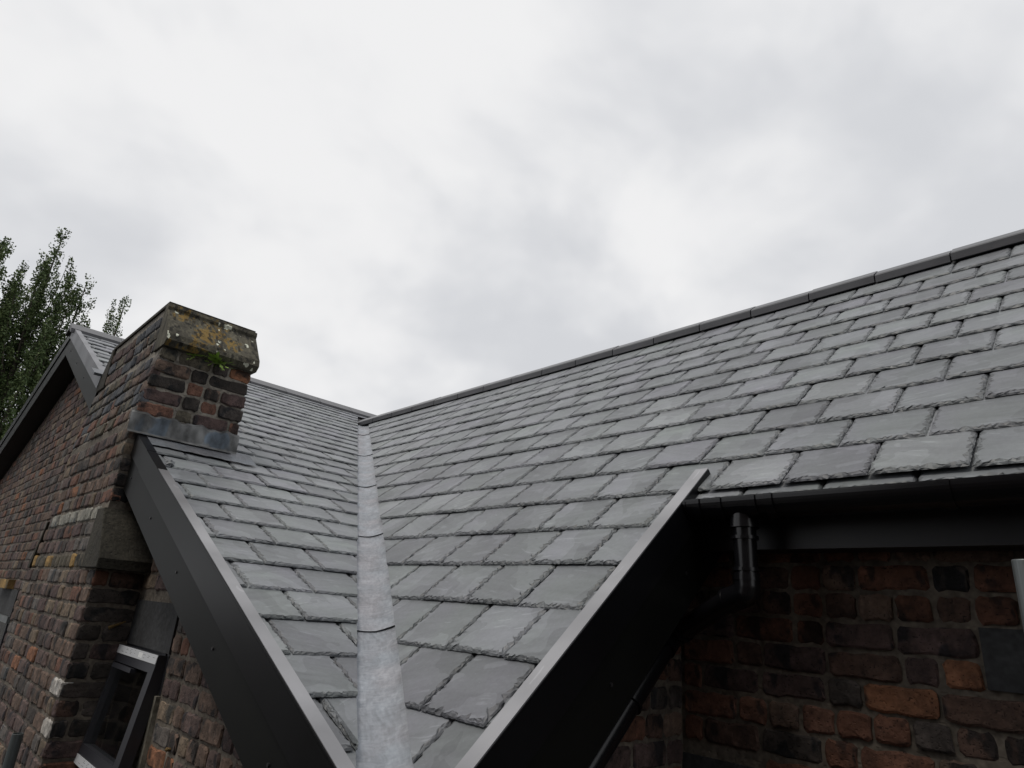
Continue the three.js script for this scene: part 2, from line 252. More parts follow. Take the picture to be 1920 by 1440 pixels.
function layRoof(parent, M4, slates, base, seed, most) {
  // slates: {x, y (tail, local), w, clips, len, lift, near}; returns the roof group
  const inv = M4.clone(), list = [], R = rng(seed), nrm = V3(0, 0, 1).transformDirection(M4);
  for (const s of slates) {
    const w = s.w, gap = 0.0024, L = s.len || SLEN;
    let poly = [[-w / 2 + gap, 0, 1], [w / 2 - gap, 0, 1], [w / 2 - gap, L, 2], [-w / 2 + gap, L, 1]];
    let cut = false;
    for (const c of s.clips || []) { const a = c[0], b = c[1], cc = c[0] * s.x + c[1] * s.y + c[2]; const before = poly.length; const q = clipPoly(poly, a, b, cc, 0); if (q.length !== before || q.some((p, i) => p !== poly[i])) cut = true; poly = q; if (poly.length < 3) break; }
    if (poly.length < 3) continue;
    let ar = 0; for (let i = 0; i < poly.length; i++) { const A = poly[i], B = poly[(i + 1) % poly.length]; ar += A[0] * B[1] - B[0] * A[1]; } if (ar < 0.002) continue;
    const exposed = poly.filter(p => p[1] < G);
    if (!exposed.length) continue;
    const cx = exposed.reduce((t, p) => t + p[0], 0) / exposed.length;
    const world = V3(s.x + cx * 0.5, s.y + G * 0.45, 0).applyMatrix4(M4);
    const vis = s.hidden ? 0 : seenSize(world, nrm, ar);
    list.push({ s, poly, cut, vis, L });
  }
  list.sort((a, b) => b.vis - a.vis);
  const g = group('roof', parent); g.applyMatrix4(M4);
  const rest = []; let named = 0;
  list.forEach((e, i) => {
    const { s } = e, near = s.near === undefined ? e.vis > 0.0035 : s.near, step = e.vis > 0.012 ? 0.009 : e.vis > 0.004 ? 0.013 : 0.022, sd = seed + i * 31;
    let geo; const vk = `${s.w}|${e.L}|${step}|${Math.floor(R() * 12)}`;
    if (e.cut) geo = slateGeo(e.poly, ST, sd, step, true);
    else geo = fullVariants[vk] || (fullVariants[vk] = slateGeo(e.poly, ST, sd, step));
    const lift = s.lift !== undefined ? s.lift : SH + R() * 0.006;
    const px = s.x + (R() - 0.5) * 0.002, py = s.y + (R() - 0.5) * 0.006, rz = (R() - 0.5) * 0.010, rx = -Math.asin(lift / e.L), ry = (R() - 0.5) * 0.008;
    const mi = Math.floor(Math.pow(R(), 1.0) * slateMats.length);
    if (named < most && e.vis > 0) {
      const m = part('slate', g, geo, slateMats[mi]); m.position.set(px, py, base + lift); m.rotation.set(rx, ry, rz); named++;
    } else {
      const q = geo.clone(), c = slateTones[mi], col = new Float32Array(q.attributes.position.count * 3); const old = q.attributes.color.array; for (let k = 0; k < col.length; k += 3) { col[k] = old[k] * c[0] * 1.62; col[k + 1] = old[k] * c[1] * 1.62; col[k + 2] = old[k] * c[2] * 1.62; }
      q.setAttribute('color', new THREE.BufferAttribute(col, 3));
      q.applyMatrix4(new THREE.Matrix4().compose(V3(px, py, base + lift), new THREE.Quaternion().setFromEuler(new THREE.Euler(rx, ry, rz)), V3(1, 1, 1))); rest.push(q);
    }
  });
  if (rest.length) { const m = part('slate_courses', g, mergeGeometries(rest), slateStuff); m.userData.kind = 'stuff'; }
  console.log('slates', named, 'rest', rest.length, 'seen', list.filter(e => e.vis > 0).length);
  return g;
}

// ------------------------------------------------------------------ bricks
const BH = 0.072, BC = 0.083, BJ = 0.011;               // brick height, course, joint
function brickGeo(w, h, d, seed) {                      // worn brick, front face at z = 0, body behind it
  const R = rng(seed), pts = [], nx = w > 0.14 ? 5 : 3, c = 0.010;
  const add = (x, y) => pts.push([x + (R() - 0.5) * 0.0065, y + (R() - 0.5) * 0.0065]);
  for (let i = 0; i <= nx; i++) add(-w / 2 + c + (w - 2 * c) * i / nx, -h / 2 + (R() < 0.15 ? 0.006 * R() : 0));
  add(w / 2, -h / 2 + c); add(w / 2, 0); add(w / 2, h / 2 - c);
  for (let i = nx; i >= 0; i--) add(-w / 2 + c + (w - 2 * c) * i / nx, h / 2 - (R() < 0.15 ? 0.006 * R() : 0));
  add(-w / 2, h / 2 - c); add(-w / 2, 0); add(-w / 2, -h / 2 + c);
  const N = pts.length, fr = pts.map(p => { const k = 0.006 + R() * 0.005, l = Math.hypot(p[0], p[1]) || 1; return [p[0] * (1 - k / Math.max(0.03, Math.abs(p[0]) + 0.001) * 0.8), p[1] * (1 - k / Math.max(0.03, Math.abs(p[1]) + 0.001) * 0.8), -R() * 0.002]; });
  const P = [], tri = (a, b, q) => P.push(...a, ...b, ...q), ed = pts.map(p => [p[0], p[1], -0.0055 - R() * 0.003]), bk = pts.map(p => [p[0], p[1], -d]);
  for (let i = 0; i < N; i++) { const j = (i + 1) % N; tri(bk[i], bk[j], ed[j]); tri(bk[i], ed[j], ed[i]); tri(ed[i], ed[j], fr[j]); tri(ed[i], fr[j], fr[i]); }
  const ctr = [(R() - 0.5) * w * 0.3, (R() - 0.5) * h * 0.2, 0.0005 + R() * 0.0015];
  for (let i = 0; i < N; i++) tri(fr[i], fr[(i + 1) % N], ctr);
  const g = new THREE.BufferGeometry(); g.setAttribute('position', new THREE.Float32BufferAttribute(P, 3)); g.computeVertexNormals();
  worldUV(g, 2, R() * 4, R() * 4); return g;
}
const brickVar = { s: [], h: [] };
for (let i = 0; i < 14; i++) brickVar.s.push(brickGeo(0.19, BH, 0.05, 900 + i));
for (let i = 0; i < 10; i++) brickVar.h.push(brickGeo(0.09, BH, 0.05, 1200 + i));
const brickQueue = [];                                   // every brick of the building being made, ranked by how large it shows
// courses of brick on a face: M4 local frame (x right, y up, z out), span(yMid) -> list of [x0, x1] to fill
function layBricks(parent, M4, y0, y1, span, tone, seed, opt = {}) {
  const R = rng(seed), n = V3(0, 0, 1).transformDirection(M4);
  const k0 = Math.round((y0 - (opt.datum || 0)) / BC), k1 = Math.round((y1 - (opt.datum || 0)) / BC);
  for (let k = k0; k < k1; k++) {
    const yb = (opt.datum || 0) + k * BC, ym = yb + BC / 2;
    for (const [a, b] of span(ym, k)) {
      let x = a, i = 0, type = (k % 4 + 4) % 4; let pat = type === 0 ? 'hh' : 'ssh'; if (opt.mix && R() < opt.mix) pat = 'sh'; let o = Math.floor(R() * 3);
      while (x < b - 0.02) {
        let ch = pat[(i + o) % pat.length]; if (R() < 0.12) ch = ch === 's' ? 'h' : 's';
        let w = (ch === 's' ? 0.19 : 0.09) * (0.95 + R() * 0.1); const left = b - x;
        if (i === 0 && k % 2) w = ch === 's' ? w : 0.065;
        if (left - w < 0.06) { w = left; if (w > 0.235) w = left / 2 - BJ / 2; ch = w > 0.13 ? 's' : 'h'; }
        const vs = brickVar[ch], geo = vs[Math.floor(R() * vs.length)], hs = 1 + (R() - 0.5) * 0.06;
        const cx = x + w / 2, cy = yb + BC / 2 + (R() - 0.5) * 0.003 + (opt.wave ? Math.sin(cx * 5 + k) * 0.002 : 0);
        const m = new THREE.Matrix4().compose(V3(cx, cy, (R() - 0.25) * (opt.rough || 0.006)), new THREE.Quaternion().setFromEuler(new THREE.Euler((R() - 0.5) * 0.03, (R() - 0.5) * 0.03, (R() - 0.5) * 0.015)), V3(w / (ch === 's' ? 0.19 : 0.09), hs, 1)).premultiply(M4);
        const t = tone(cx, cy, R, k), wp = V3(cx, cy, 0).applyMatrix4(M4);
        let vis = seenSize(wp, n, w * BH); if (opt.hide && opt.hide(wp)) vis = 0;
        brickQueue.push({ parent, geo, m, t, vis });
        x += w + BJ; i++;
      }
    }
  }
}
function pourBricks(building, most) {
  brickQueue.sort((a, b) => b.vis - a.vis); const rest = [];
  brickQueue.forEach((b, i) => {
    if (i < most && b.vis > 0) { const q = part('brick', b.parent, b.geo, brickMats[b.t]); q.applyMatrix4(b.m); }
    else { const g = b.geo.clone(), c = BT[b.t], col = new Float32Array(g.attributes.position.count * 3); for (let k = 0; k < col.length; k += 3) { col[k] = c[0] * 1.9; col[k + 1] = c[1] * 1.9; col[k + 2] = c[2] * 1.9; } g.setAttribute('color', new THREE.BufferAttribute(col, 3)); g.applyMatrix4(b.m); rest.push(g); }
  });
  if (rest.length) { const m = part('brickwork', building, mergeGeometries(rest), brickStuff); m.userData.kind = 'stuff'; }
  console.log('bricks', Math.min(most, brickQueue.length), 'rest', rest.length, 'seen', brickQueue.filter(b => b.vis > 0).length);
  brickQueue.length = 0;
}
const pick = (R, list) => { let t = 0; for (const l of list) t += l[1]; let x = R() * t; for (const l of list) { x -= l[1]; if (x <= 0) return l[0]; } return list[0][0]; };
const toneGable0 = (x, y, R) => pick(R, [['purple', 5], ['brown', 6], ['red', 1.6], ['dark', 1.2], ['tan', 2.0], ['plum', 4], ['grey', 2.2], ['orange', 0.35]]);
const toneGable = toneGable0;
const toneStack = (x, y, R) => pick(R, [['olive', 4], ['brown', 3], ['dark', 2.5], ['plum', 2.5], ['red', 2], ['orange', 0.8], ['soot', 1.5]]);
const toneMain = (x, y, R) => pick(R, [['rust', 5], ['umber', 4], ['plum', 3], ['brown', 2.5], ['red', 2.5], ['dark', 1.6], ['orange', 0.5]]);

// pieces of wall that the verge boards, roofs and chimney breast hide from the photograph's viewpoint
function crossing(P, axis, val) { const c = camera.position, t = (val - c.getComponent(axis)) / (P.getComponent(axis) - c.getComponent(axis)); return t > 0 && t < 1 ? c.clone().lerp(P, t) : null; }
const hideGable = P => { let q = crossing(P, 2, 3.0); if (q && q.x * sB + q.y * cB > -0.25) return true; q = crossing(P, 2, 3.058); if (q && P.z < 3.0 && q.x > 1.24 && q.x < 3.0) return true; return false; };
const hideSide = P => { const q = crossing(P, 0, 5.6); return !!q && q.y * cA + q.z * sA > -0.29; };
// ------------------------------------------------------------------ ground
{ const g = new THREE.PlaneGeometry(600, 600); g.rotateX(-Math.PI / 2); g.translate(0, GY, 0); worldUV(g, 0.3); const m = part('ground', scene, g, M.ground); m.userData.kind = 'structure'; }

// ================================================================== gabled wing with the chimney
const wing = thing('gabled_building', 'brick gabled building with a stone-capped chimney stack and low-pitched slate roof', 'building');
const yB = x => -x * Math.tan(tB), yL = x => YR - (XR - x) * Math.tan(tL);
{ // walls
  const wall = group('gable_wall', wing);
  const drop = 0.235 / cB, dropL = 0.235 / Math.cos(tL), xl = -4.6;
  const poly = [[xl, GY - 0.1], [XW - 0.012, GY - 0.1], [XW - 0.012, yB(XW) - drop], [XR, YR - drop], [xl, yL(xl) - dropL]];
  const shp = new THREE.Shape(poly.map(p => new THREE.Vector2(...p))); for (const [a, b, c, d] of [[2.966, 3.604, -3.549, -2.337], [-1.6, -0.372, -3.5, -2.386]]) shp.holes.push(new THREE.Path([[a, c], [b, c], [b, d], [a, d]].map(p => new THREE.Vector2(...p))));
  const g = worldUV(new THREE.ExtrudeGeometry(shp, { depth: 0.21, bevelEnabled: false })); g.translate(0, 0, ZG - 0.006 - 0.21); part('mortar', wall, g, M.mortar);
  const F = frame(V3(0, 0, ZG), V3(1, 0, 0), V3(0, 1, 0), V3(0, 0, 1));
  const top = y => { const yy = y + BC / 2 + drop; return [Math.max(xl + 0.02, yy < YR ? XR - (YR - yy) / Math.tan(tL) : XR), Math.min(XW - 0.006, yy < YR ? -yy / Math.tan(tB) : XR)]; };
  const openings = [[2.955, 3.615, -3.6, -2.128], [-1.6, -0.36, -3.6, -2.165]];
  const cutSpan = (a, b, y) => { let sp = [[a, b]]; for (const [o0, o1, p0, p1] of openings) if (y > p0 && y < p1) sp = sp.flatMap(([c, d]) => o1 <= c || o0 >= d ? [[c, d]] : [[c, o0 - 0.006], [o1 + 0.006, d]].filter(q => q[1] - q[0] > 0.03)); return sp; };
  layBricks(wall, F, -3.5, 0.1, (y) => { const [a, b] = top(y); if (b - a < 0.1) return []; const br = y > -2.0 ? [1.47, 2.88] : [1.25, 2.99]; let r = []; for (const [c, d] of [[a, Math.min(b, br[0])], [br[1], b]]) if (d - c > 0.05) r.push(...cutSpan(c, d, y)); return r; }, toneGable, 5, { wave: 1, rough: 0.009, datum: -2.005, hide: hideGable });
  // side wall of the projecting corner, under the right-hand verge
  const sideWall = group('side_wall', wing);
  const topX = z => -z * Math.tan(tA) - 0.235 / cA;
  const side = [[-ZG + 0.012, GY - 0.1], [-ZA - 0.003, GY - 0.1], [-ZA - 0.003, topX(ZA)], [-ZG + 0.012, topX(ZG)]];
  const gs = extr(side, 0.2); gs.rotateY(Math.PI / 2); gs.translate(XW - 0.006 - 0.2, 0, 0); part('mortar', sideWall, gs, M.mortar);
  const FX = frame(V3(XW, 0, 0), V3(0, 0, -1), V3(0, 1, 0), V3(1, 0, 0));
  layBricks(sideWall, FX, -3.3, -1.7, (y) => { const zt = Math.min(ZG - 0.006, -(y + BC / 2 + 0.235 / cA) / Math.tan(tA)); return zt > ZA + 0.1 ? [[-zt, -ZA - 0.006]] : []; }, toneMain, 8, { wave: 1, datum: -2.005, hide: hideSide });

  // chimney: breast below, stack above the roof
  const ch = group('chimney', wing);
  const lo = [1.236, 3.0, 3.06], up = [1.457, 2.895, 3.06];
  const core = [];
  core.push(box(lo[0] + 0.01, lo[1] - 0.006, GY - 0.1, -2.003, ZG - 0.05, lo[2] - 0.006));
  core.push(box(up[0] + 0.01, up[1] - 0.006, -2.003, -1.22, ZG - 0.05, up[2] - 0.006));
  { // tapering stack: section in z-y, swept in x
    const s = alongX([[2.502, -1.6], [3.053, -1.22], [3.003, -0.772], [2.502, -0.772]], up[0] + 0.01, up[1] - 0.006); core.push(s);
    core.push(alongX([[2.502, -0.772], [3.003, -0.772], [3.003, -0.478], [2.502, -0.478]], 1.64, 2.74));
  }
  part('mortar', ch, mergeGeometries(core.slice(0, 2)), M.mortar); part('mortar', ch, mergeGeometries(core.slice(2)), M.mortarPale);
  const FR = frame(V3(0, 0, 3.06), V3(1, 0, 0), V3(0, 1, 0), V3(0, 0, 1));
  const toneBreast = (x, y, R, k) => y > -1.78 && y < -1.70 ? (x > 1.6 && x < 2.75 ? 'pale' : 'grey') : y > -2.0 && y < -1.93 ? (R() < 0.12 ? 'ochre' : 'olive') : x > 2.90 && y < -2.0 && y > -2.75 && R() < 0.4 ? 'white' : toneGable(x, y, R);
  layBricks(ch, FR, -3.4, -2.0, () => [[lo[0], lo[1] - 0.003]], toneBreast, 21, { wave: 1, rough: 0.009, datum: -2.005 });
  layBricks(ch, FR, -2.0, -1.70, (y) => { const k = (y + 2.005) / 0.305; return [[1.262 + 0.20 * k + 0.04, 2.762]]; }, toneBreast, 22, { wave: 1, datum: -2.005 });
  layBricks(ch, FR, -1.70, -1.22, () => [[up[0], up[1] - 0.003]], toneGable, 23, { wave: 1, rough: 0.009, datum: -2.005 });
  const vT = V3(0, 0.45, -0.05).normalize(), FT = frame(V3(0, -1.217, 3.06), V3(1, 0, 0), vT, V3(1, 0, 0).cross(vT));
  layBricks(ch, FT, 0, 0.45, () => [[up[0], up[1] - 0.003]], (x, y, R) => pick(R, [['olive', 2], ['brown', 4], ['grey', 2], ['slate', 1.2], ['plum', 2], ['red', 1.4]]), 24, { wave: 1, rough: 0.012 });
  const FT2 = frame(V3(0, -0.772, 3.010), V3(1, 0, 0), V3(0, 1, 0), V3(0, 0, 1));
  layBricks(ch, FT2, 0, 0.25, (y) => [[1.63 - y * 0.2, 2.735 + y * 0.12]], (x, y, R) => pick(R, [['olive', 2], ['brown', 2], ['slate', 3], ['red', 1], ['plum', 3], ['orange', 1.2]]), 25, { wave: 1 });
  // right-hand faces
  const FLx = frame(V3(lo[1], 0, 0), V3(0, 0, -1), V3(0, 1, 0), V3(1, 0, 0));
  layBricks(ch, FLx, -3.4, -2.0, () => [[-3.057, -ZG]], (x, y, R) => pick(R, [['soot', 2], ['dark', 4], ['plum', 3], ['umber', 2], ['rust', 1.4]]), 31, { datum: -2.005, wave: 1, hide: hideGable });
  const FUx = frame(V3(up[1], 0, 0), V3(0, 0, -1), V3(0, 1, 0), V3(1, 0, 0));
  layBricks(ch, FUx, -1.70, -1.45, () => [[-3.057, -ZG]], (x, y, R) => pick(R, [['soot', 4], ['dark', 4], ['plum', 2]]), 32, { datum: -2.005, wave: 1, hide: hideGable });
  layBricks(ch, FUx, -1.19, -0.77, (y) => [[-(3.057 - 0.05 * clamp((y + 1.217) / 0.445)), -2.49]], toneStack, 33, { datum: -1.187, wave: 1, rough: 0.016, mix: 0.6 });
  // stones: shoulders of the breast and the weathered caps of the stack
  const stone = (pts, z0, z1, mat, label, k = 1) => { const g = extr(pts, z1 - z0, 0.006); g.translate(0, 0, z0); const p = g.attributes.position, r = rng(77 + pts.length); for (let i = 0; i < p.count; i++) { const n = f3(p.getX(i) * 9, p.getY(i) * 9, p.getZ(i) * 9, 3, 5) - 0.5; p.setXYZ(i, p.getX(i) + n * 0.012, p.getY(i) + n * 0.01, p.getZ(i) + n * 0.008); } worldUV(g, 1.7); return part('coping_stone', ch, g, mat, label); };
  stone([[2.768, -1.70], [2.893, -1.70], [3.064, -1.955], [3.064, -2.003], [2.768, -2.003]], ZG - 0.02, 3.066, M.stoneDark, 'dark sloping shoulder stone');
  stone([[1.47, -1.705], [1.456, -1.71], [1.232, -1.985], [1.232, -2.003], [1.30, -2.003]], ZG - 0.02, 3.062, M.stoneDark, 'narrow sloping shoulder stone');
  const cap = [[2.745, -0.475], [2.80, -0.475], [2.806, -0.497], [2.80, -0.515], [2.945, -0.705], [2.955, -0.745], [2.925, -0.775], [2.735, -0.775]];
  { const segs = 40, g0 = extr(cap, 0.535, 0.004); g0.translate(0, 0, 2.478);
    // uv across the sloping face so that the lichen lies on it
    const p = g0.attributes.position, n = g0.attributes.normal, uv = g0.attributes.uv; for (let i = 0; i < p.count; i++) { if (n.getX(i) > 0.3) uv.setXY(i, -p.getZ(i) * 1.5 + 0.2, p.getY(i) * 2.2 + 0.1); else uv.setXY(i, p.getX(i) * 0.9 + 3.75, p.getY(i) * 0.4 + 0.62); }
    part('coping_stone', ch, g0, M.stone, 'sloping stone cap with yellow and white lichen'); }
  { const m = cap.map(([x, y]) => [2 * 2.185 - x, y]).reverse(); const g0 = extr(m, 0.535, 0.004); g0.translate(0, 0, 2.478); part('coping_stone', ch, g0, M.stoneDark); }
  { const g0 = box(1.60, 2.79, -0.482, -0.462, 2.485, 3.014); part('mortar_cap', ch, g0, M.stoneDark); }
  // lead apron: upright part with a wavy top edge, and the flange on the slates
  { const n = 44, P = [], U = []; const pt = (i, r) => { const f = i / n, z = 3.075 - f * 0.592; const wv = 0.006 * Math.sin(f * 23) + 0.004 * Math.sin(f * 51 + 1); const yy = [-1.296, -1.282, -1.19 + wv, -1.176 + wv][r], out = [0.028, 0.018, 0.014, 0.006][r] + (r === 2 ? 0.006 * Math.abs(Math.sin(f * 17)) : 0); return [2.895 + out, yy, z]; };
    for (let i = 0; i < n; i++) for (let r = 0; r < 3; r++) { const a = pt(i, r), b = pt(i + 1, r), c = pt(i + 1, r + 1), d = pt(i, r + 1); P.push(...a, ...b, ...c, ...a, ...c, ...d); const u0 = i / n, u1 = (i + 1) / n, v0 = r / 3, v1 = (r + 1) / 3; U.push(u0, v0, u1, v0, u1, v1, u0, v0, u1, v1, u0, v1); }
    const g = new THREE.BufferGeometry(); g.setAttribute('position', new THREE.Float32BufferAttribute(P, 3)); g.setAttribute('uv', new THREE.Float32BufferAttribute(U, 2)); g.computeVertexNormals(); part('flashing', ch, g, M.apron, 'stained lead apron flashing'); }
  { const bR = 2.482, s0 = 2.895 / cB, P = [], U = [], n = 30; const edge = f => s0 + 0.125 + 0.005 * Math.sin(f * 30) + 0.004 * Math.sin(f * 67);
    for (let i = 0; i < n; i++) { const f0 = i / n, f1 = (i + 1) / n, xa = -2.975 + f0 * (2.975 - bR + 0.1), xb = -2.975 + f1 * (2.975 - bR + 0.1); const q = [[xa, -(s0 - 0.06)], [xa, -edge(f0)], [xb, -edge(f1)], [xb, -(s0 - 0.06)]].map(([x, y], k) => V3(x, y, k === 1 || k === 2 ? 0.017 : 0.030).applyMatrix4(frameB)); for (const k of [0, 1, 2, 0, 2, 3]) { P.push(q[k].x, q[k].y, q[k].z); U.push(q[k].z * 2, q[k].x * 2); } }
    const g = new THREE.BufferGeometry(); g.setAttribute('position', new THREE.Float32BufferAttribute(P, 3)); g.setAttribute('uv', new THREE.Float32BufferAttribute(U, 2)); g.computeVertexNormals(); part('flashing', ch, g, M.leadDark, 'flat lead flange dressed over the slates'); }
  { const g = xf(box(-3.07, -2.45, -(1.457 / cB) - 0.01, -(1.457 / cB) + 0.16, 0.01, 0.03), frameB); part('flashing', ch, g, M.leadDark); }
}
{ // roof slopes of the wing
  const deckB = [[-3.0, 0.72], [2.2, 0.72], [0.5, 0.1], [0, 0], [-2.98, -6.12], [-3.0, -6.14]];
  const slates = []; const SB0 = 5.8033;
  for (let j = -2; j < 30; j++) {
    const s = SB0 - j * G; if (s < -0.62) break; const y = -s, odd = Math.abs(j % 2), ph = odd ? 0.047 : 0.176;
    const valleyX = (-0.068 + 0.44 * y) / 0.898;
    for (let z = -1.4; z < 3.3; z += SW) {
      const zj = Math.floor(z / SW) * SW + ph, x = -(zj + SW / 2);
      if (x - SW / 2 > Math.max(valleyX + 0.35, y > 0 ? 1.2 : -9)) continue; if (-x - SW / 2 > 2.99) continue;
      if (x > 0.9) continue;
      const clips = [[1, 0, 2.989]]; if (y < 0.35) clips.push([-0.898, 0.44, -0.068]);
      const cz = -x, inStack = cz > 2.5 && s > 1.47 / cB && s < 2.9 / cB;
      slates.push({ x, y, w: SW, clips, hidden: inStack });
    }
  }
  slates.push();
  const roofB = layRoof(wing, frameB, slates, -0.024, 4100, 300);
  { const s = new THREE.Shape([[-2.985, 0.70], [1.2, 0.70], [1.2, 0.3], [0, 0], [-2.96, -6.10], [-2.985, -6.12]].map(p => new THREE.Vector2(...p))); const g = worldUV(new THREE.ExtrudeGeometry(s, { depth: 0.03, bevelEnabled: false })); g.translate(0, 0, -0.052); part('deck', roofB, g, M.felt); }
  // the far slope, turned away from view
  const far = new THREE.Matrix4().copy(frame(V3(XR, YR, 0), V3(0, 0, 1), V3(Math.cos(tL), Math.sin(tL), 0), V3(-Math.sin(tL), Math.cos(tL), 0)));
  const fg = worldUV(new THREE.BoxGeometry(4.2, 4.4, 0.04)); fg.translate(0.9, -2.2, -0.02); fg.applyMatrix4(far); part('far_slope', wing, fg, M.plainSlate);
  // ridge tiles
  const ridge = group('ridge', wing); let z = 3.055, i = 0;
  const prof = (h, leg) => { const a = [leg * Math.cos(tB), -leg * Math.sin(tB)], b = [-leg * Math.cos(tL), -leg * Math.sin(tL)]; return [[b[0], b[1] - 0.035], [b[0], b[1]], [b[0] * 0.25, b[1] * 0.25 + h], [0.0, h + 0.006], [a[0] * 0.25, a[1] * 0.25 + h], [a[0], a[1]], [a[0], a[1] - 0.045], [a[0] - 0.014, a[1] - 0.045], [0, -0.03], [b[0] + 0.014, b[1] - 0.035]].map(p => [XR + p[0], YR + 0.034 + p[1]]); };
  while (z > -1.3) { const L = 0.455, g = extr(prof(0.022, 0.15), L - 0.008, 0.002); g.translate(0, 0, z - L + (i % 2) * 0.001); part('ridge_tile', ridge, g, M.ridge); z -= L; i++; }
  // verge: boards, metal trim, soffit, screws
  const verge = (name, x0, x1, M4, flip, zf, mats, opts = {}) => { };
  const alongB = (s0, s1, a0, a1, zA_, zB_) => xf(box(-zB_, -zA_, -s1, -s0, a0, a1), frameB);
  const right = group('verge', wing);
  const R1 = 2.905 / cB, R2 = 6.155, U1 = XR / cB + 0.02, U2 = 1.45 / cB;
  part('barge_board', right, alongB(R1 - 0.04, R2 - 0.02, -0.252, -0.03, 2.985, 3.008), M.board);
  part('soffit', right, alongB(R1 - 0.04, R2 - 0.05, -0.252, -0.238, ZG - 0.03, 2.984), M.board);
  part('trim', right, mergeGeometries([alongB(R1 - 0.06, 3.482, -0.085, 0.016, 3.0095, 3.019), alongB(R1 - 0.06, 3.482, 0.0165, 0.026, 2.972, 3.019)]), M.trim, 'upper length of verge trim beside the chimney');
  part('trim', right, mergeGeometries([alongB(3.486, R2, -0.088, 0.018, 3.010, 3.0215), alongB(3.486, R2, 0.0185, 0.0255, 2.974, 3.0215)]), M.trim, 'long length of verge trim');
  part('flange', right, alongB(3.79, R2, 0.026, 0.0285, 2.976, 3.019), M.flange, 'pale metal flange along the top of the trim');
  for (let i = 0; i < 6; i++) { const s = 3.36 + i * 0.56, c = V3(-3.009, -s, -0.165).applyMatrix4(frameB), g = new THREE.CylinderGeometry(0.0055, 0.0055, 0.006, 10); g.rotateX(Math.PI / 2); g.translate(c.x, c.y, c.z); part('screw', right, g, M.screw); }
  const upper = group('verge', wing);
  const cutTop = (a0, a1, z0, z1) => alongB(U1 - 0.02, U2, a0, a1, z0, z1);
  part('barge_board', upper, cutTop(-0.252, -0.03, 2.985, 3.008), M.board); part('soffit', upper, cutTop(-0.252, -0.238, ZG - 0.03, 2.984), M.board);
  part('trim', upper, mergeGeometries([cutTop(-0.085, 0.016, 3.0095, 3.019), cutTop(0.0165, 0.026, 2.972, 3.019)]), M.trimPale, 'pale upper trim running to the gable peak');
  for (let i = 0; i < 3; i++) { const s = -0.4 + i * 0.62, c = V3(-3.009, -s, -0.165).applyMatrix4(frameB), g = new THREE.CylinderGeometry(0.0055, 0.0055, 0.006, 10); g.rotateX(Math.PI / 2); g.translate(c.x, c.y, c.z); part('screw', upper, g, M.screw); }
  const leftV = group('verge', wing); const FL = frame(V3(XR, YR, 0), V3(0, 0, 1), V3(Math.cos(tL), Math.sin(tL), 0), V3(-Math.sin(tL), Math.cos(tL), 0));
  const alongL = (s0, s1, a0, a1, z0, z1) => xf(box(z0, z1, -s1, -s0, a0, a1), FL);
  part('barge_board', leftV, alongL(0.0, 4.2, -0.252, -0.03, 2.985, 3.007), M.board); part('soffit', leftV, alongL(0.0, 4.2, -0.254, -0.240, ZG - 0.03, 2.984), M.board);
  part('trim', leftV, mergeGeometries([alongL(0.0, 4.2, -0.085, 0.016, 3.0085, 3.018), alongL(0.0, 4.2, 0.0165, 0.026, 2.972, 3.018)]), M.trim);
  // valley lining between the two roofs: overlapping lengths of dished metal
  const val = group('valley', wing); const v = V3(0.817, -0.373, 0.440).normalize(), eA = V3(0.576, 0.529, -0.623).normalize(), nA = V3(0, cA, sA), nB = V3(sB, cB, 0), nm = nA.clone().add(nB).normalize();
  const across = v.clone().cross(nm).normalize(); if (across.dot(eA) < 0) across.negate();
  const eBl = V3(0.4, -0.182, -0.898).normalize();
  const rings = [-0.1, 0.926, 2.209, 3.447, 4.611, 5.731, 6.90];
  for (let k = 0; k < rings.length - 1; k++) {
    const P = [], U = [], nu = 22, nv = 26, a0 = rings[k] - (k ? 0.0 : 0), a1 = rings[k + 1] + (k < rings.length - 2 ? 0.05 : 0), lift = 0.0;
    const pt = (i, j) => { const f = i / nu * 2 - 1, t = a0 + (a1 - a0) * j / nv; const wd = 0.105, side = f > 0 ? eA : eBl, q = Math.abs(f); // rounded into the dish
      const flat = side.clone().multiplyScalar(f > 0 ? q * wd : -q * wd), round = nm.clone().multiplyScalar(0.017 * Math.pow(1 - q, 2) ), over = (1 - j / nv) * -0.0035 + (j / nv) * 0.0025;
      const wv = (f3(t * 9 + k * 7, f * 2.2, k, 2, 9) - 0.5) * 0.003;
      return v.clone().multiplyScalar(t).add(flat).add(round).addScaledVector(nm, -0.022 + over + wv); };
    for (let i = 0; i < nu; i++) for (let j = 0; j < nv; j++) { const q = [pt(i, j), pt(i + 1, j), pt(i + 1, j + 1), pt(i, j + 1)], us = [[i, j], [i + 1, j], [i + 1, j + 1], [i, j + 1]]; for (const m of [0, 2, 1, 0, 3, 2]) { P.push(q[m].x, q[m].y, q[m].z); U.push(us[m][0] / nu * 0.42 + k * 0.31, (a0 + (a1 - a0) * us[m][1] / nv) * 2); } }
    const g = new THREE.BufferGeometry(); g.setAttribute('position', new THREE.Float32BufferAttribute(P, 3)); g.setAttribute('uv', new THREE.Float32BufferAttribute(U, 2)); 
    g.computeVertexNormals(); part('lining', val, g, M.lead);
  }
  // window in the gable wall, its top-hung sash pushed a little open, and the painted lintels
  part('lintel', wing, box(2.958, 3.612, -2.335, -2.132, ZG - 0.05, ZG + 0.004), M.lintel, 'blue-grey painted lintel over the open sash');
  part('lintel', wing, box(-1.6, -0.37, -2.385, -2.172, ZG - 0.05, ZG + 0.006), M.lintel, 'blue-grey painted lintel left of the chimney breast');
  const win = group('window', wing); const X0 = 2.965, X1 = 3.605;
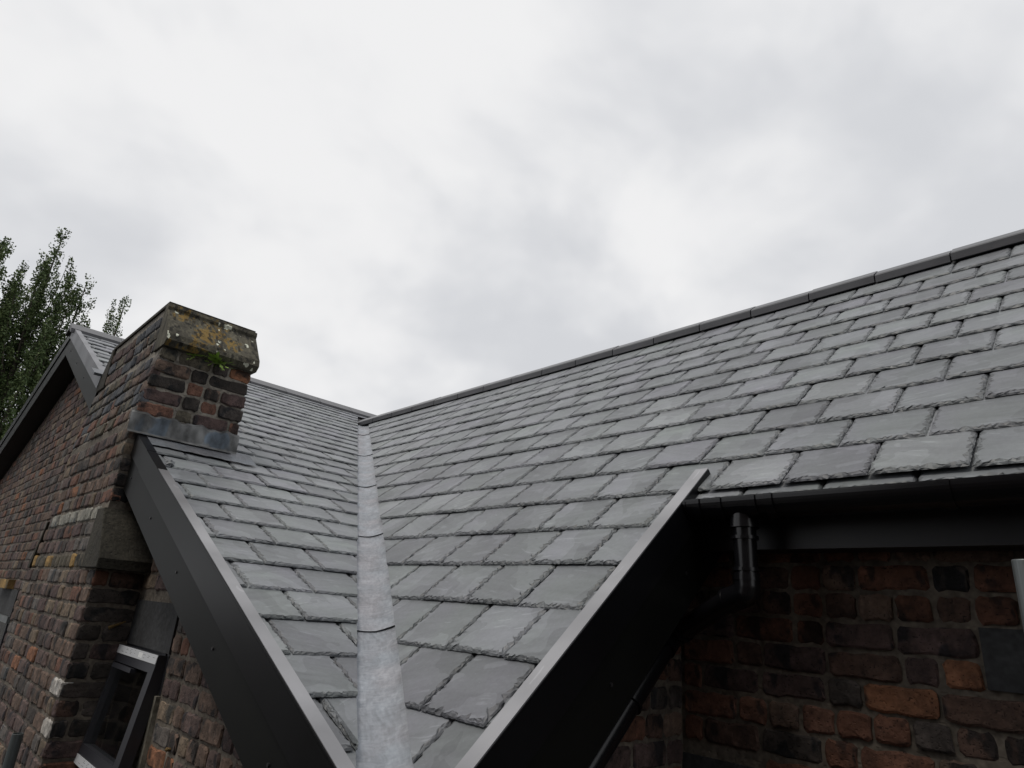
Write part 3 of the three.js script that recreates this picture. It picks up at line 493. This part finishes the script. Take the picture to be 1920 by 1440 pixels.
  const frameBits = [box(X0, X0 + 0.03, -3.55, -2.337, ZG - 0.07, ZG - 0.004), box(X0 + 0.03, X1 - 0.05, -2.362, -2.337, ZG - 0.07, ZG - 0.004), box(X1 - 0.026, X1, -3.55, -2.337, ZG - 0.07, ZG - 0.004)];
  part('frame', win, mergeGeometries(frameBits), M.frame); part('jamb', win, box(X1 - 0.05, X1 - 0.027, -3.55, -2.39, ZG - 0.06, ZG + 0.008), M.cream, 'cream upright strip'); part('jamb', win, box(X1 - 0.024, X1 + 0.004, -3.55, -2.5, ZG - 0.006, ZG + 0.012), M.cream);
  part('room', win, mergeGeometries([box(X0 - 0.3, X1 + 0.3, -3.9, -1.9, 1.9, 1.92), box(X0 - 0.32, X0 - 0.3, -3.9, -1.9, 1.92, 2.6), box(X1 + 0.3, X1 + 0.32, -3.9, -1.9, 1.92, 2.6), box(X0 - 0.3, X1 + 0.3, -1.92, -1.9, 1.92, 2.6), box(X0 - 0.3, X1 + 0.3, -3.9, -3.88, 1.92, 2.6)]), M.dark);
  const sg = frame(V3(0, -2.345, ZG + 0.002), V3(1, 0, 0), V3(0, 0.49, -0.062).normalize(), V3(1, 0, 0).cross(V3(0, 0.49, -0.062).normalize()));
  const sx = (a, b, c, d, e, f) => xf(box(a, b, c, d, e, f), sg), SBt = -0.515;
  part('sash', win, mergeGeometries([sx(X0, X1 - 0.02, -0.075, 0, -0.02, 0.03), sx(X0, X1 - 0.02, SBt, SBt + 0.085, -0.02, 0.03), sx(X0, X0 + 0.055, SBt + 0.085, -0.075, -0.02, 0.03), sx(X1 - 0.085, X1 - 0.02, SBt + 0.085, -0.075, -0.02, 0.03)]), M.frame);
  part('pane', win, sx(X0 + 0.055, X1 - 0.085, SBt + 0.085, -0.075, 0.002, 0.006), M.glass);
  part('handle', win, sx(X0 + 0.10, X1 - 0.25, -0.098, -0.08, 0.028, 0.05), M.frame);
  const tape = document.createElement('canvas'); tape.width = 512; tape.height = 64; const cx = tape.getContext('2d'); cx.fillStyle = '#c9ccd0'; cx.fillRect(0, 0, 512, 64); cx.fillStyle = '#3c3e44'; const tr = rng(4); for (let i = 0; i < 9; i++) for (let k = 0; k < 4; k++) if (tr() < 0.6) cx.fillRect(20 + i * 55 + tr() * 12, 10 + k * 11, 8 + tr() * 20, 2.2); cx.fillStyle = '#e9ebec'; cx.fillRect(300, 12, 46, 38);
  const tt = new THREE.CanvasTexture(tape); tt.colorSpace = THREE.SRGBColorSpace; const tapeM = std({ map: tt, roughness: 0.5 });
  const tp = (y0, y1) => { const g = new THREE.BoxGeometry(X1 - X0 - 0.024, y1 - y0, 0.002); g.translate((X0 + X1) / 2 - 0.01, (y0 + y1) / 2, 0.032); g.applyMatrix4(sg); return g; };
  part('tape', win, tp(-0.038, -0.002), tapeM, 'white printed protective tape'); part('tape', win, tp(SBt + 0.004, SBt + 0.042), tapeM, 'white printed protective tape'); part('tape', win, sx(X0 - 0.003, X0 - 0.001, SBt, -0.04, -0.02, 0.03), M.film);
  const w2 = group('window', wing); part('frame', w2, box(-1.6, -0.37, -2.44, -2.388, ZG - 0.05, ZG + 0.02), M.galv); part('pane', w2, box(-1.6, -0.40, -3.5, -2.442, ZG - 0.04, ZG - 0.036), M.glass); part('room', w2, box(-2.0, 0.0, -3.9, -2.0, 2.1, 2.12), M.dark); part('jamb', w2, box(-0.40, -0.366, -3.5, -2.442, ZG - 0.045, ZG + 0.012), M.frame);
  { const g = box(-1.2, -0.70, -2.168, -2.09, ZG - 0.02, ZG + 0.05); part('stone_block', wing, g, brickMats.ochre, 'yellow broken-edged block above the left lintel'); }
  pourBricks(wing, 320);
}

// ================================================================== main building on the right
const main = thing('main_building', 'brick building with a steep slate roof, black gutter and downpipe', 'building');
{
  const sE = 0.14 + 11 * G, slates = [];
  for (let j = 1; j <= 18; j++) {
    const s = 0.14 + j * G, y = -s, ph = j % 2 ? 0.160 : 0.0335;
    for (let i = -1; i < 36; i++) {
      const x = i * SW + ph + SW / 2; if (x > 8.3) continue;
      const clips = [[0.576, 0.817, -0.068]];
      if (j > 11) { if (x - SW / 2 > 5.58) continue; clips.push([-1, 0, 5.588]); }
      slates.push({ x, y, w: SW, clips });
    }
  }
  for (let i = 22; i < 33; i++) { const x = i * SW + 0.0335 + SW / 2; slates.push({ x, y: -sE - 0.040, w: SW, len: 0.24, lift: 0.006, clips: [[1, 0, -5.618]] }); }
  const rA = layRoof(main, frameA, slates, -0.024, 7300, 330);
  { const s = new THREE.Shape([[0, 0], [8.4, 0], [8.4, -sE - 0.01], [5.58, -sE - 0.01], [5.58, -3.9]].map(p => new THREE.Vector2(...p))); const g = worldUV(new THREE.ExtrudeGeometry(s, { depth: 0.03, bevelEnabled: false })); g.translate(0, 0, -0.052); part('deck', rA, g, M.felt); }
  const bk = worldUV(new THREE.BoxGeometry(9.4, 2.6, 0.04)); bk.translate(3.7, -1.3, -0.02); bk.applyMatrix4(frame(V3(0, 0, 0), V3(-1, 0, 0), V3(0, sA, cA), V3(0, cA, -sA)).premultiply(new THREE.Matrix4().makeTranslation(7.4, 0, 0))); part('back_slope', main, bk, M.plainSlate);
  // ridge tiles
  const ridge = group('ridge', main); const leg = 0.175, th = 0.016;
  const prof = [[-0.112, -0.105], [-0.114, -0.062], [-0.106, -0.050], [-0.030, 0.006], [0, 0.014], [0.030, 0.006], [0.106, -0.050], [0.114, -0.062], [0.112, -0.105], [0.098, -0.105], [0.096, -0.07], [0, -0.02], [-0.096, -0.07], [-0.098, -0.105]].map(p => [p[0], p[1] + 0.030]);
  let x = 0.02, i = 0; const R = rng(8);
  while (x < 8.3) { const L = 0.383, g = alongX(prof.map(p => [p[0], p[1] + (R() - 0.5) * 0.001]), x, x + L - 0.007); const m = part('ridge_tile', ridge, g, M.ridge); m.position.y = (R() - 0.5) * 0.005; x += L; i++; }
  // verge on the projecting corner
  const vg = group('verge', main); const alongA = (s0, s1, a0, a1, x0, x1) => xf(box(x0, x1, -s1, -s0, a0, a1), frameA);
  part('barge_board', vg, alongA(2.43, 3.90, -0.252, -0.03, 5.59, 5.612), M.board); part('soffit', vg, alongA(2.43, 3.88, -0.252, -0.238, XW - 0.03, 5.589), M.board);
  part('trim', vg, mergeGeometries([alongA(2.40, 3.93, -0.085, 0.016, 5.6135, 5.623), alongA(2.40, 3.93, 0.0165, 0.0225, 5.574, 5.623)]), M.trim); part('flange', vg, alongA(2.398, 3.93, 0.023, 0.0265, 5.572, 5.621), M.flange, 'pale metal flange along the top of the trim');
  for (let k = 0; k < 3; k++) { const c = V3(5.613, -(2.75 + k * 0.5), -0.165).applyMatrix4(frameA), g = new THREE.CylinderGeometry(0.0055, 0.0055, 0.006, 10); g.rotateZ(Math.PI / 2); g.translate(c.x, c.y, c.z); part('screw', vg, g, M.screw); }
  // wall, fascia, soffit
  const wall = group('front_wall', main);
  part('mortar', wall, box(XW - 0.15, 8.6, GY - 0.1, -1.81, ZA - 0.22, ZA - 0.006), M.mortar);
  const FM = frame(V3(0, 0, ZA), V3(1, 0, 0), V3(0, 1, 0), V3(0, 0, 1)); const holes = [[6.322, 6.62, -2.168, -2.008], [5.0, 5.70, -3.4, -2.466]];
  layBricks(wall, FM, -3.2, -1.80, (y) => { let sp = [[XW + 0.004, 8.0]]; for (const [a, b, c, d] of holes) if (y > c && y < d) sp = sp.flatMap(([p, q]) => a >= q || b <= p ? [[p, q]] : [[p, a - 0.006], [b + 0.008, q]].filter(t => t[1] - t[0] > 0.03)); return sp; }, toneMain, 51, { datum: -2.012, wave: 1, rough: 0.012 });
  part('lintel', main, box(6.325, 6.616, -2.165, -2.012, ZA - 0.05, ZA + 0.006), M.lintel, 'short blue-grey slab set in the brick wall');
  part('lintel', main, box(XW - 0.004, 5.695, -2.66, -2.468, ZA - 0.05, ZA + 0.008), M.lintel, 'blue-grey lintel low in the corner');
  part('fascia', main, box(XW - 0.1, 8.5, -1.815, -1.60, 1.815, 1.838), M.fascia); part('soffit', main, box(XW - 0.1, 8.5, -1.812, -1.80, ZA - 0.03, 1.814), M.fascia);
  // gutter: half round with unions and an outlet
  const gut = group('gutter', main); const half = (r0, r1) => { const p = []; for (let k = 0; k <= 20; k++) { const a = Math.PI + Math.PI * k / 20; p.push([Math.cos(a) * r1, Math.sin(a) * r1]); } p.push([r1, 0.006], [r0, 0.006]); for (let k = 20; k >= 0; k--) { const a = Math.PI + Math.PI * k / 20; p.push([Math.cos(a) * r0, Math.sin(a) * r0]); } return p.map(q => [1.966 + q[0], -1.681 + q[1]]); };
  part('channel', gut, alongX(half(0.052, 0.056), 5.628, 8.5), M.pvc);
  { const p = []; for (let k = 0; k <= 20; k++) { const a = Math.PI + Math.PI * k / 20; p.push([1.966 + Math.cos(a) * 0.0585, -1.681 + Math.sin(a) * 0.0585]); } part('stop_end', gut, alongX(p, 5.622, 5.634), M.pvc); }
  for (const [a, b] of [[5.66, 5.685], [5.745, 5.76], [5.845, 5.872], [5.90, 5.925], [7.2, 7.26]]) part('union', gut, alongX(half(0.0565, 0.0615), a, b), M.pvc);
  for (const bx of [6.35, 7.0]) part('bracket', gut, alongX(half(0.0565, 0.060), bx, bx + 0.028), M.pvc);
  const dp = group('downpipe', main); const P0 = V3(5.805, -1.722, 1.962), P1 = V3(5.805, -1.945, 1.962), P2 = V3(5.468, -2.102, 1.852);
  part('outlet', dp, cyl(P0, V3(5.805, -1.765, 1.962), 0.040, 22, true, 0.044), M.pvc); part('pipe', dp, cyl(V3(5.805, -1.76, 1.962), P1, 0.034, 24, true), M.pvc);
  const d1 = P2.clone().sub(P1).normalize();
  part('elbow', dp, tube([V3(5.805, -1.90, 1.962), V3(5.805, -1.938, 1.962), P1.clone().addScaledVector(d1, 0.004).add(V3(-0.002, -0.012, 0)), P1.clone().addScaledVector(d1, 0.05).add(V3(0, -0.006, 0)), P1.clone().addScaledVector(d1, 0.085)], 0.0385, 22), M.pvc);
  part('pipe', dp, cyl(P1.clone().addScaledVector(d1, 0.05), P2, 0.034, 24, true), M.pvc);
  const d2 = V3(0, -sA, cA), P3 = P2.clone().addScaledVector(d2, 1.35);
  part('elbow', dp, tube([P2.clone().addScaledVector(d1, -0.05), P2.clone().addScaledVector(d1, -0.015), P2.clone(), P2.clone().addScaledVector(d2, 0.02), P2.clone().addScaledVector(d2, 0.06)], 0.0385, 22), M.pvc);
  part('pipe', dp, cyl(P2, P3, 0.034, 24, true), M.pvc);
  for (const [p, d] of [[V3(5.805, -1.79, 1.962), V3(0, -1, 0)], [V3(5.805, -1.885, 1.962), V3(0, -1, 0)], [V3(5.805, -1.912, 1.962), V3(0, -1, 0)], [P1.clone().addScaledVector(d1, 0.08), d1], [P2.clone().addScaledVector(d1, -0.07), d1], [P2.clone().addScaledVector(d2, 0.30), d2]]) part('collar', dp, cyl(p, p.clone().addScaledVector(d, 0.010), 0.0405, 24), M.pvc);
  pourBricks(main, 300);
}

// ================================================================== small things
function scaffold(x, z, y1, r, mat, label) { const t = thing('scaffold_tube', label, 'scaffold tube'); const pr = [[r - 0.004, GY], [r, GY], [r, y1 - 0.003], [r - 0.001, y1], [r - 0.004, y1], [r - 0.0045, y1 - 0.4]].map(p => new THREE.Vector2(p[0], p[1])); const g = new THREE.LatheGeometry(pr, 24); g.translate(x, 0, z); const m = part('pole', t, g, mat); const c = new THREE.CylinderGeometry(r + 0.02, r + 0.025, 0.012, 20); c.translate(x, GY + 0.007, z); part('base_plate', t, c, mat); }
scaffold(2.93, 3.163, -2.728, 0.0225, M.galvDull, 'dull grey-green scaffold tube in front of the chimney breast');
scaffold(6.492, 1.985, -1.868, 0.0242, M.galv, 'pale galvanised scaffold tube standing under the black gutter');
{ // chip of slate lying on the wing roof
  const g = new THREE.IcosahedronGeometry(0.018, 1), p = g.attributes.position; for (let i = 0; i < p.count; i++) { const k = 0.7 + 0.6 * h2(Math.round(p.getX(i) * 900), Math.round(p.getY(i) * 900), 4); p.setXYZ(i, p.getX(i) * k * 0.8, p.getY(i) * k * 1.1, p.getZ(i) * k); } g.computeVertexNormals();
  const c = V3(-2.93, -3.62, 0.017).applyMatrix4(frameB); g.translate(c.x, c.y, c.z); const m = part('stone_chip', scene, worldUV(g), M.plainSlate); m.userData = { label: 'small pale stone chip lying on the slates beside the verge trim', category: 'stone chip' };
}
function weed(z, n, s, seed, label) { // small ferny weed rooted in the joint under the stone cap
  const t = thing('weed_plant', label, 'weed', 'weeds under the chimney cap'); const R = rng(seed), P = [];
  const o = V3(2.905, -0.775 - 0.01, z); const leaf = (c, d, w, l) => { const sd = d.clone().cross(V3(0, 1, 0.3)).normalize().multiplyScalar(w), a = c, b = c.clone().addScaledVector(d, l * 0.5).add(sd), e = c.clone().addScaledVector(d, l), f = c.clone().addScaledVector(d, l * 0.5).sub(sd); b.y += 0.002; P.push(a.x, a.y, a.z, b.x, b.y, b.z, e.x, e.y, e.z, a.x, a.y, a.z, e.x, e.y, e.z, f.x, f.y, f.z); };
  for (let i = 0; i < n; i++) { const d = V3(0.5 + R() * 0.5, -0.5 + R() * 0.8, (R() - 0.5) * 2).normalize(); for (let k = 0; k < 4; k++) leaf(o.clone().addScaledVector(d, k * 0.014 * s).add(V3(0, -k * k * 0.0012, 0)), V3(d.x + (R() - 0.5), d.y + (R() - 0.5), d.z + (R() - 0.5)).normalize(), 0.006 * s, 0.022 * s); }
  const g = new THREE.BufferGeometry(); g.setAttribute('position', new THREE.Float32BufferAttribute(P, 3)); g.computeVertexNormals(); worldUV(g);
  const m = part('leaves', t, g, std({ color: lin(.20, .30, .06), roughness: 0.8, side: THREE.DoubleSide })); m.userData.kind = 'stuff';
}
weed(2.70, 16, 1.9, 3, 'bright green weed sprouting under the middle of the chimney cap stone');
weed(2.84, 6, 1.3, 9, 'tiny green sprig under the chimney cap stone near its front corner');

{ const splinter = (p, d, l, label) => { const g = new THREE.CylinderGeometry(0.004, 0.009, l, 5); g.applyQuaternion(new THREE.Quaternion().setFromUnitVectors(V3(0, 1, 0), d.normalize())); g.translate(p.x, p.y, p.z); const m = part(numbered('wood_splinter'), scene, worldUV(g), brickMats.ochre); m.userData = { label, category: 'wood splinter' }; };
  splinter(V3(3.006, -2.255, 2.90), V3(0.1, 0.5, -1), 0.075, 'orange wood splinter caught in the dark side of the chimney breast');
  splinter(V3(3.86, -2.652, ZG + 0.006), V3(1, 0.25, 0.1), 0.045, 'small orange wood splinter on the bricks beside the open window'); }
// ------------------------------------------------------------------ poplar trees beyond the building
const bark = std({ color: lin(.16, .145, .12), map: mortarTex, roughness: 0.95 });
const leafM = [[.085, .125, .038], [.062, .098, .032], [.115, .155, .055]].map(c => new THREE.MeshPhysicalMaterial({ color: lin(...c), roughness: 0.75, side: THREE.DoubleSide, transmission: 0.0 }));
function poplar(x, z, H, rad, limbs, leaves, seed, label) {
  const t = thing('poplar_tree', label, 'tree', 'poplars beyond the gable'); const R = rng(seed), base = V3(x, GY, z);
  const wood = [], L = [[], [], []];
  const limb = (a, b, r0, r1, bend) => { const mid = a.clone().lerp(b, 0.4).add(V3(bend.x, 0, bend.z)); const c = new THREE.QuadraticBezierCurve3(a, mid, b); const g = new THREE.TubeGeometry(c, 8, 1, 6, false), p = g.attributes.position; for (let i = 0; i < p.count; i++) { const ring = Math.floor(i / 7), f = ring / 8, cc = c.getPoint(f), k = r0 + (r1 - r0) * f; p.setXYZ(i, cc.x + (p.getX(i) - cc.x) * k, cc.y + (p.getY(i) - cc.y) * k, cc.z + (p.getZ(i) - cc.z) * k); } g.computeVertexNormals(); wood.push(g); return c; };
  const top = base.clone().add(V3(0, H, 0)); const trunk = limb(base, top, 0.34, 0.02, V3((R() - .5) * .6, 0, (R() - .5) * .6));
  const trunkG = wood.pop(); part('trunk', t, trunkG, bark);
  const curves = [[trunk, 0.35, 1, 0.6]];
  for (let i = 0; i < limbs; i++) { const f = 0.15 + 0.6 * Math.pow(i / limbs, 0.8), a = trunk.getPoint(f), ang = i * 2.4 + R() * 0.8, rr = rad * (0.55 + 0.6 * R()) * (1.15 - f * 0.75), h = H * (0.20 + 0.2 * R()) * (1.1 - 0.45 * f); const b = a.clone().add(V3(Math.cos(ang) * rr, Math.min(h, H * 0.99 - a.y + GY), Math.sin(ang) * rr)); const out = V3(Math.cos(ang) * rr * 0.5, 0, Math.sin(ang) * rr * 0.5); curves.push([limb(a, b, 0.09 * (1 - f) + 0.02, 0.008, out), 0.25, 1, 0.34 + 0.2 * R()]); }
  part('limbs', t, mergeGeometries(wood), bark);
  const total = curves.reduce((s, c) => s + c[0].getLength(), 0);
  for (const [c, f0, f1, sp] of curves) {
    const clumps = Math.round(leaves * c.getLength() / total / 26);
    for (let k = 0; k < clumps; k++) {
      const f = f0 + (f1 - f0) * R(), p = c.getPoint(f), tap = sp * (1.2 - 0.8 * f), q = p.clone().add(V3((R() - .5) * 2 * tap, (R() - .3) * 0.5, (R() - .5) * 2 * tap));
      const up = V3((R() - .5) * 0.5, 1, (R() - .5) * 0.5), shade = R();
      for (let j = 0; j < 26; j++) {
        const e = q.clone().addScaledVector(up, (R() - 0.4) * 0.62).add(V3((R() - .5) * 0.26, (R() - .5) * 0.2, (R() - .5) * 0.26)), s = 0.032 + R() * 0.03;
        const n = V3(R() - .5, R() - .5, R() - .5).normalize(), u = n.clone().cross(V3(0.3, 1, 0.2)).normalize().multiplyScalar(s), w = n.clone().cross(u).normalize().multiplyScalar(s * 1.15);
        const a = e.clone().sub(w), b = e.clone().add(u), d = e.clone().add(w), g = e.clone().sub(u); const A = L[Math.floor((shade * 2 + R()) % 3)];
        A.push(a.x, a.y, a.z, b.x, b.y, b.z, d.x, d.y, d.z, a.x, a.y, a.z, d.x, d.y, d.z, g.x, g.y, g.z);
      }
    }
  }
  const crown = group('crown', t); L.forEach((P, i) => { const g = new THREE.BufferGeometry(); g.setAttribute('position', new THREE.Float32BufferAttribute(P, 3)); g.computeVertexNormals(); worldUV(g); const m = part('foliage', crown, g, leafM[i]); m.userData.kind = 'stuff'; });
}
poplar(-33.3, 0.95, 22.1, 2.4, 46, 62000, 101, 'tall full poplar behind the gable peak');
poplar(-33.0, 3.1, 20.6, 2.4, 38, 46000, 202, 'poplar with the lower, looser top beside the tall one');
poplar(-33.2, -0.75, 20.0, 1.3, 22, 20000, 303, 'slender poplar rising between the tall one and the chimney');
poplar(-39.2, -3.8, 22.2, 1.6, 22, 22000, 404, 'small distant poplar top showing behind the chimney stack');
[6.6, 9.6, 12.4, 15.6].forEach((z, i) => poplar(-32.8 - (i % 2), z, 20 + (i * 7 % 3), 2.4, 26, 26000, 505 + i * 11, `${['first', 'second', 'third', 'fourth'][i]} added poplar out of view past the looser-topped one`));  // out of view, added so the verge boards reflect dark trees instead of sky
// building added behind the camera to shut off low sky under the eaves
{ const nb = thing('added_blocking_building', 'plain brick building added behind the camera to block the low sky', 'building'); const x0 = 4.6, x1 = 16, z0 = 7.2, z1 = 13.2, yt = 3.0;
  const nw = std({ color: lin(.20, .13, .10), map: brickTex[0], roughness: 0.93 }); part('wall', nb, worldUV(new THREE.BoxGeometry(x1 - x0, yt - GY, z1 - z0).translate((x0 + x1) / 2, (yt + GY) / 2, (z0 + z1) / 2), 2), nw);
  const rs = extr([[z0 - 0.2, yt + 0.002], [z1 + 0.2, yt + 0.002], [(z0 + z1) / 2, yt + 2.4]].map(p => [-p[0], p[1]]), x1 - x0 + 0.3); rs.rotateY(Math.PI / 2); rs.translate(x0 - 0.15, 0, 0); part('roof', nb, rs, M.plainSlate);
  for (const wx of [6.2, 9.0, 11.8]) for (const wy of [-5.2, -1.6]) { const w = group('window', nb); part('pane', w, box(wx, wx + 1, wy, wy + 1.5, z0 - 0.02, z0 - 0.012), M.pvc); part('frame', w, mergeGeometries([box(wx - 0.07, wx, wy - 0.07, wy + 1.57, z0 - 0.05, z0 + 0.01), box(wx + 1, wx + 1.07, wy - 0.07, wy + 1.57, z0 - 0.05, z0 + 0.01), box(wx, wx + 1, wy - 0.07, wy, z0 - 0.05, z0 + 0.01), box(wx, wx + 1, wy + 1.5, wy + 1.57, z0 - 0.05, z0 + 0.01)]), M.cream); }
}

renderer.render(scene, camera);
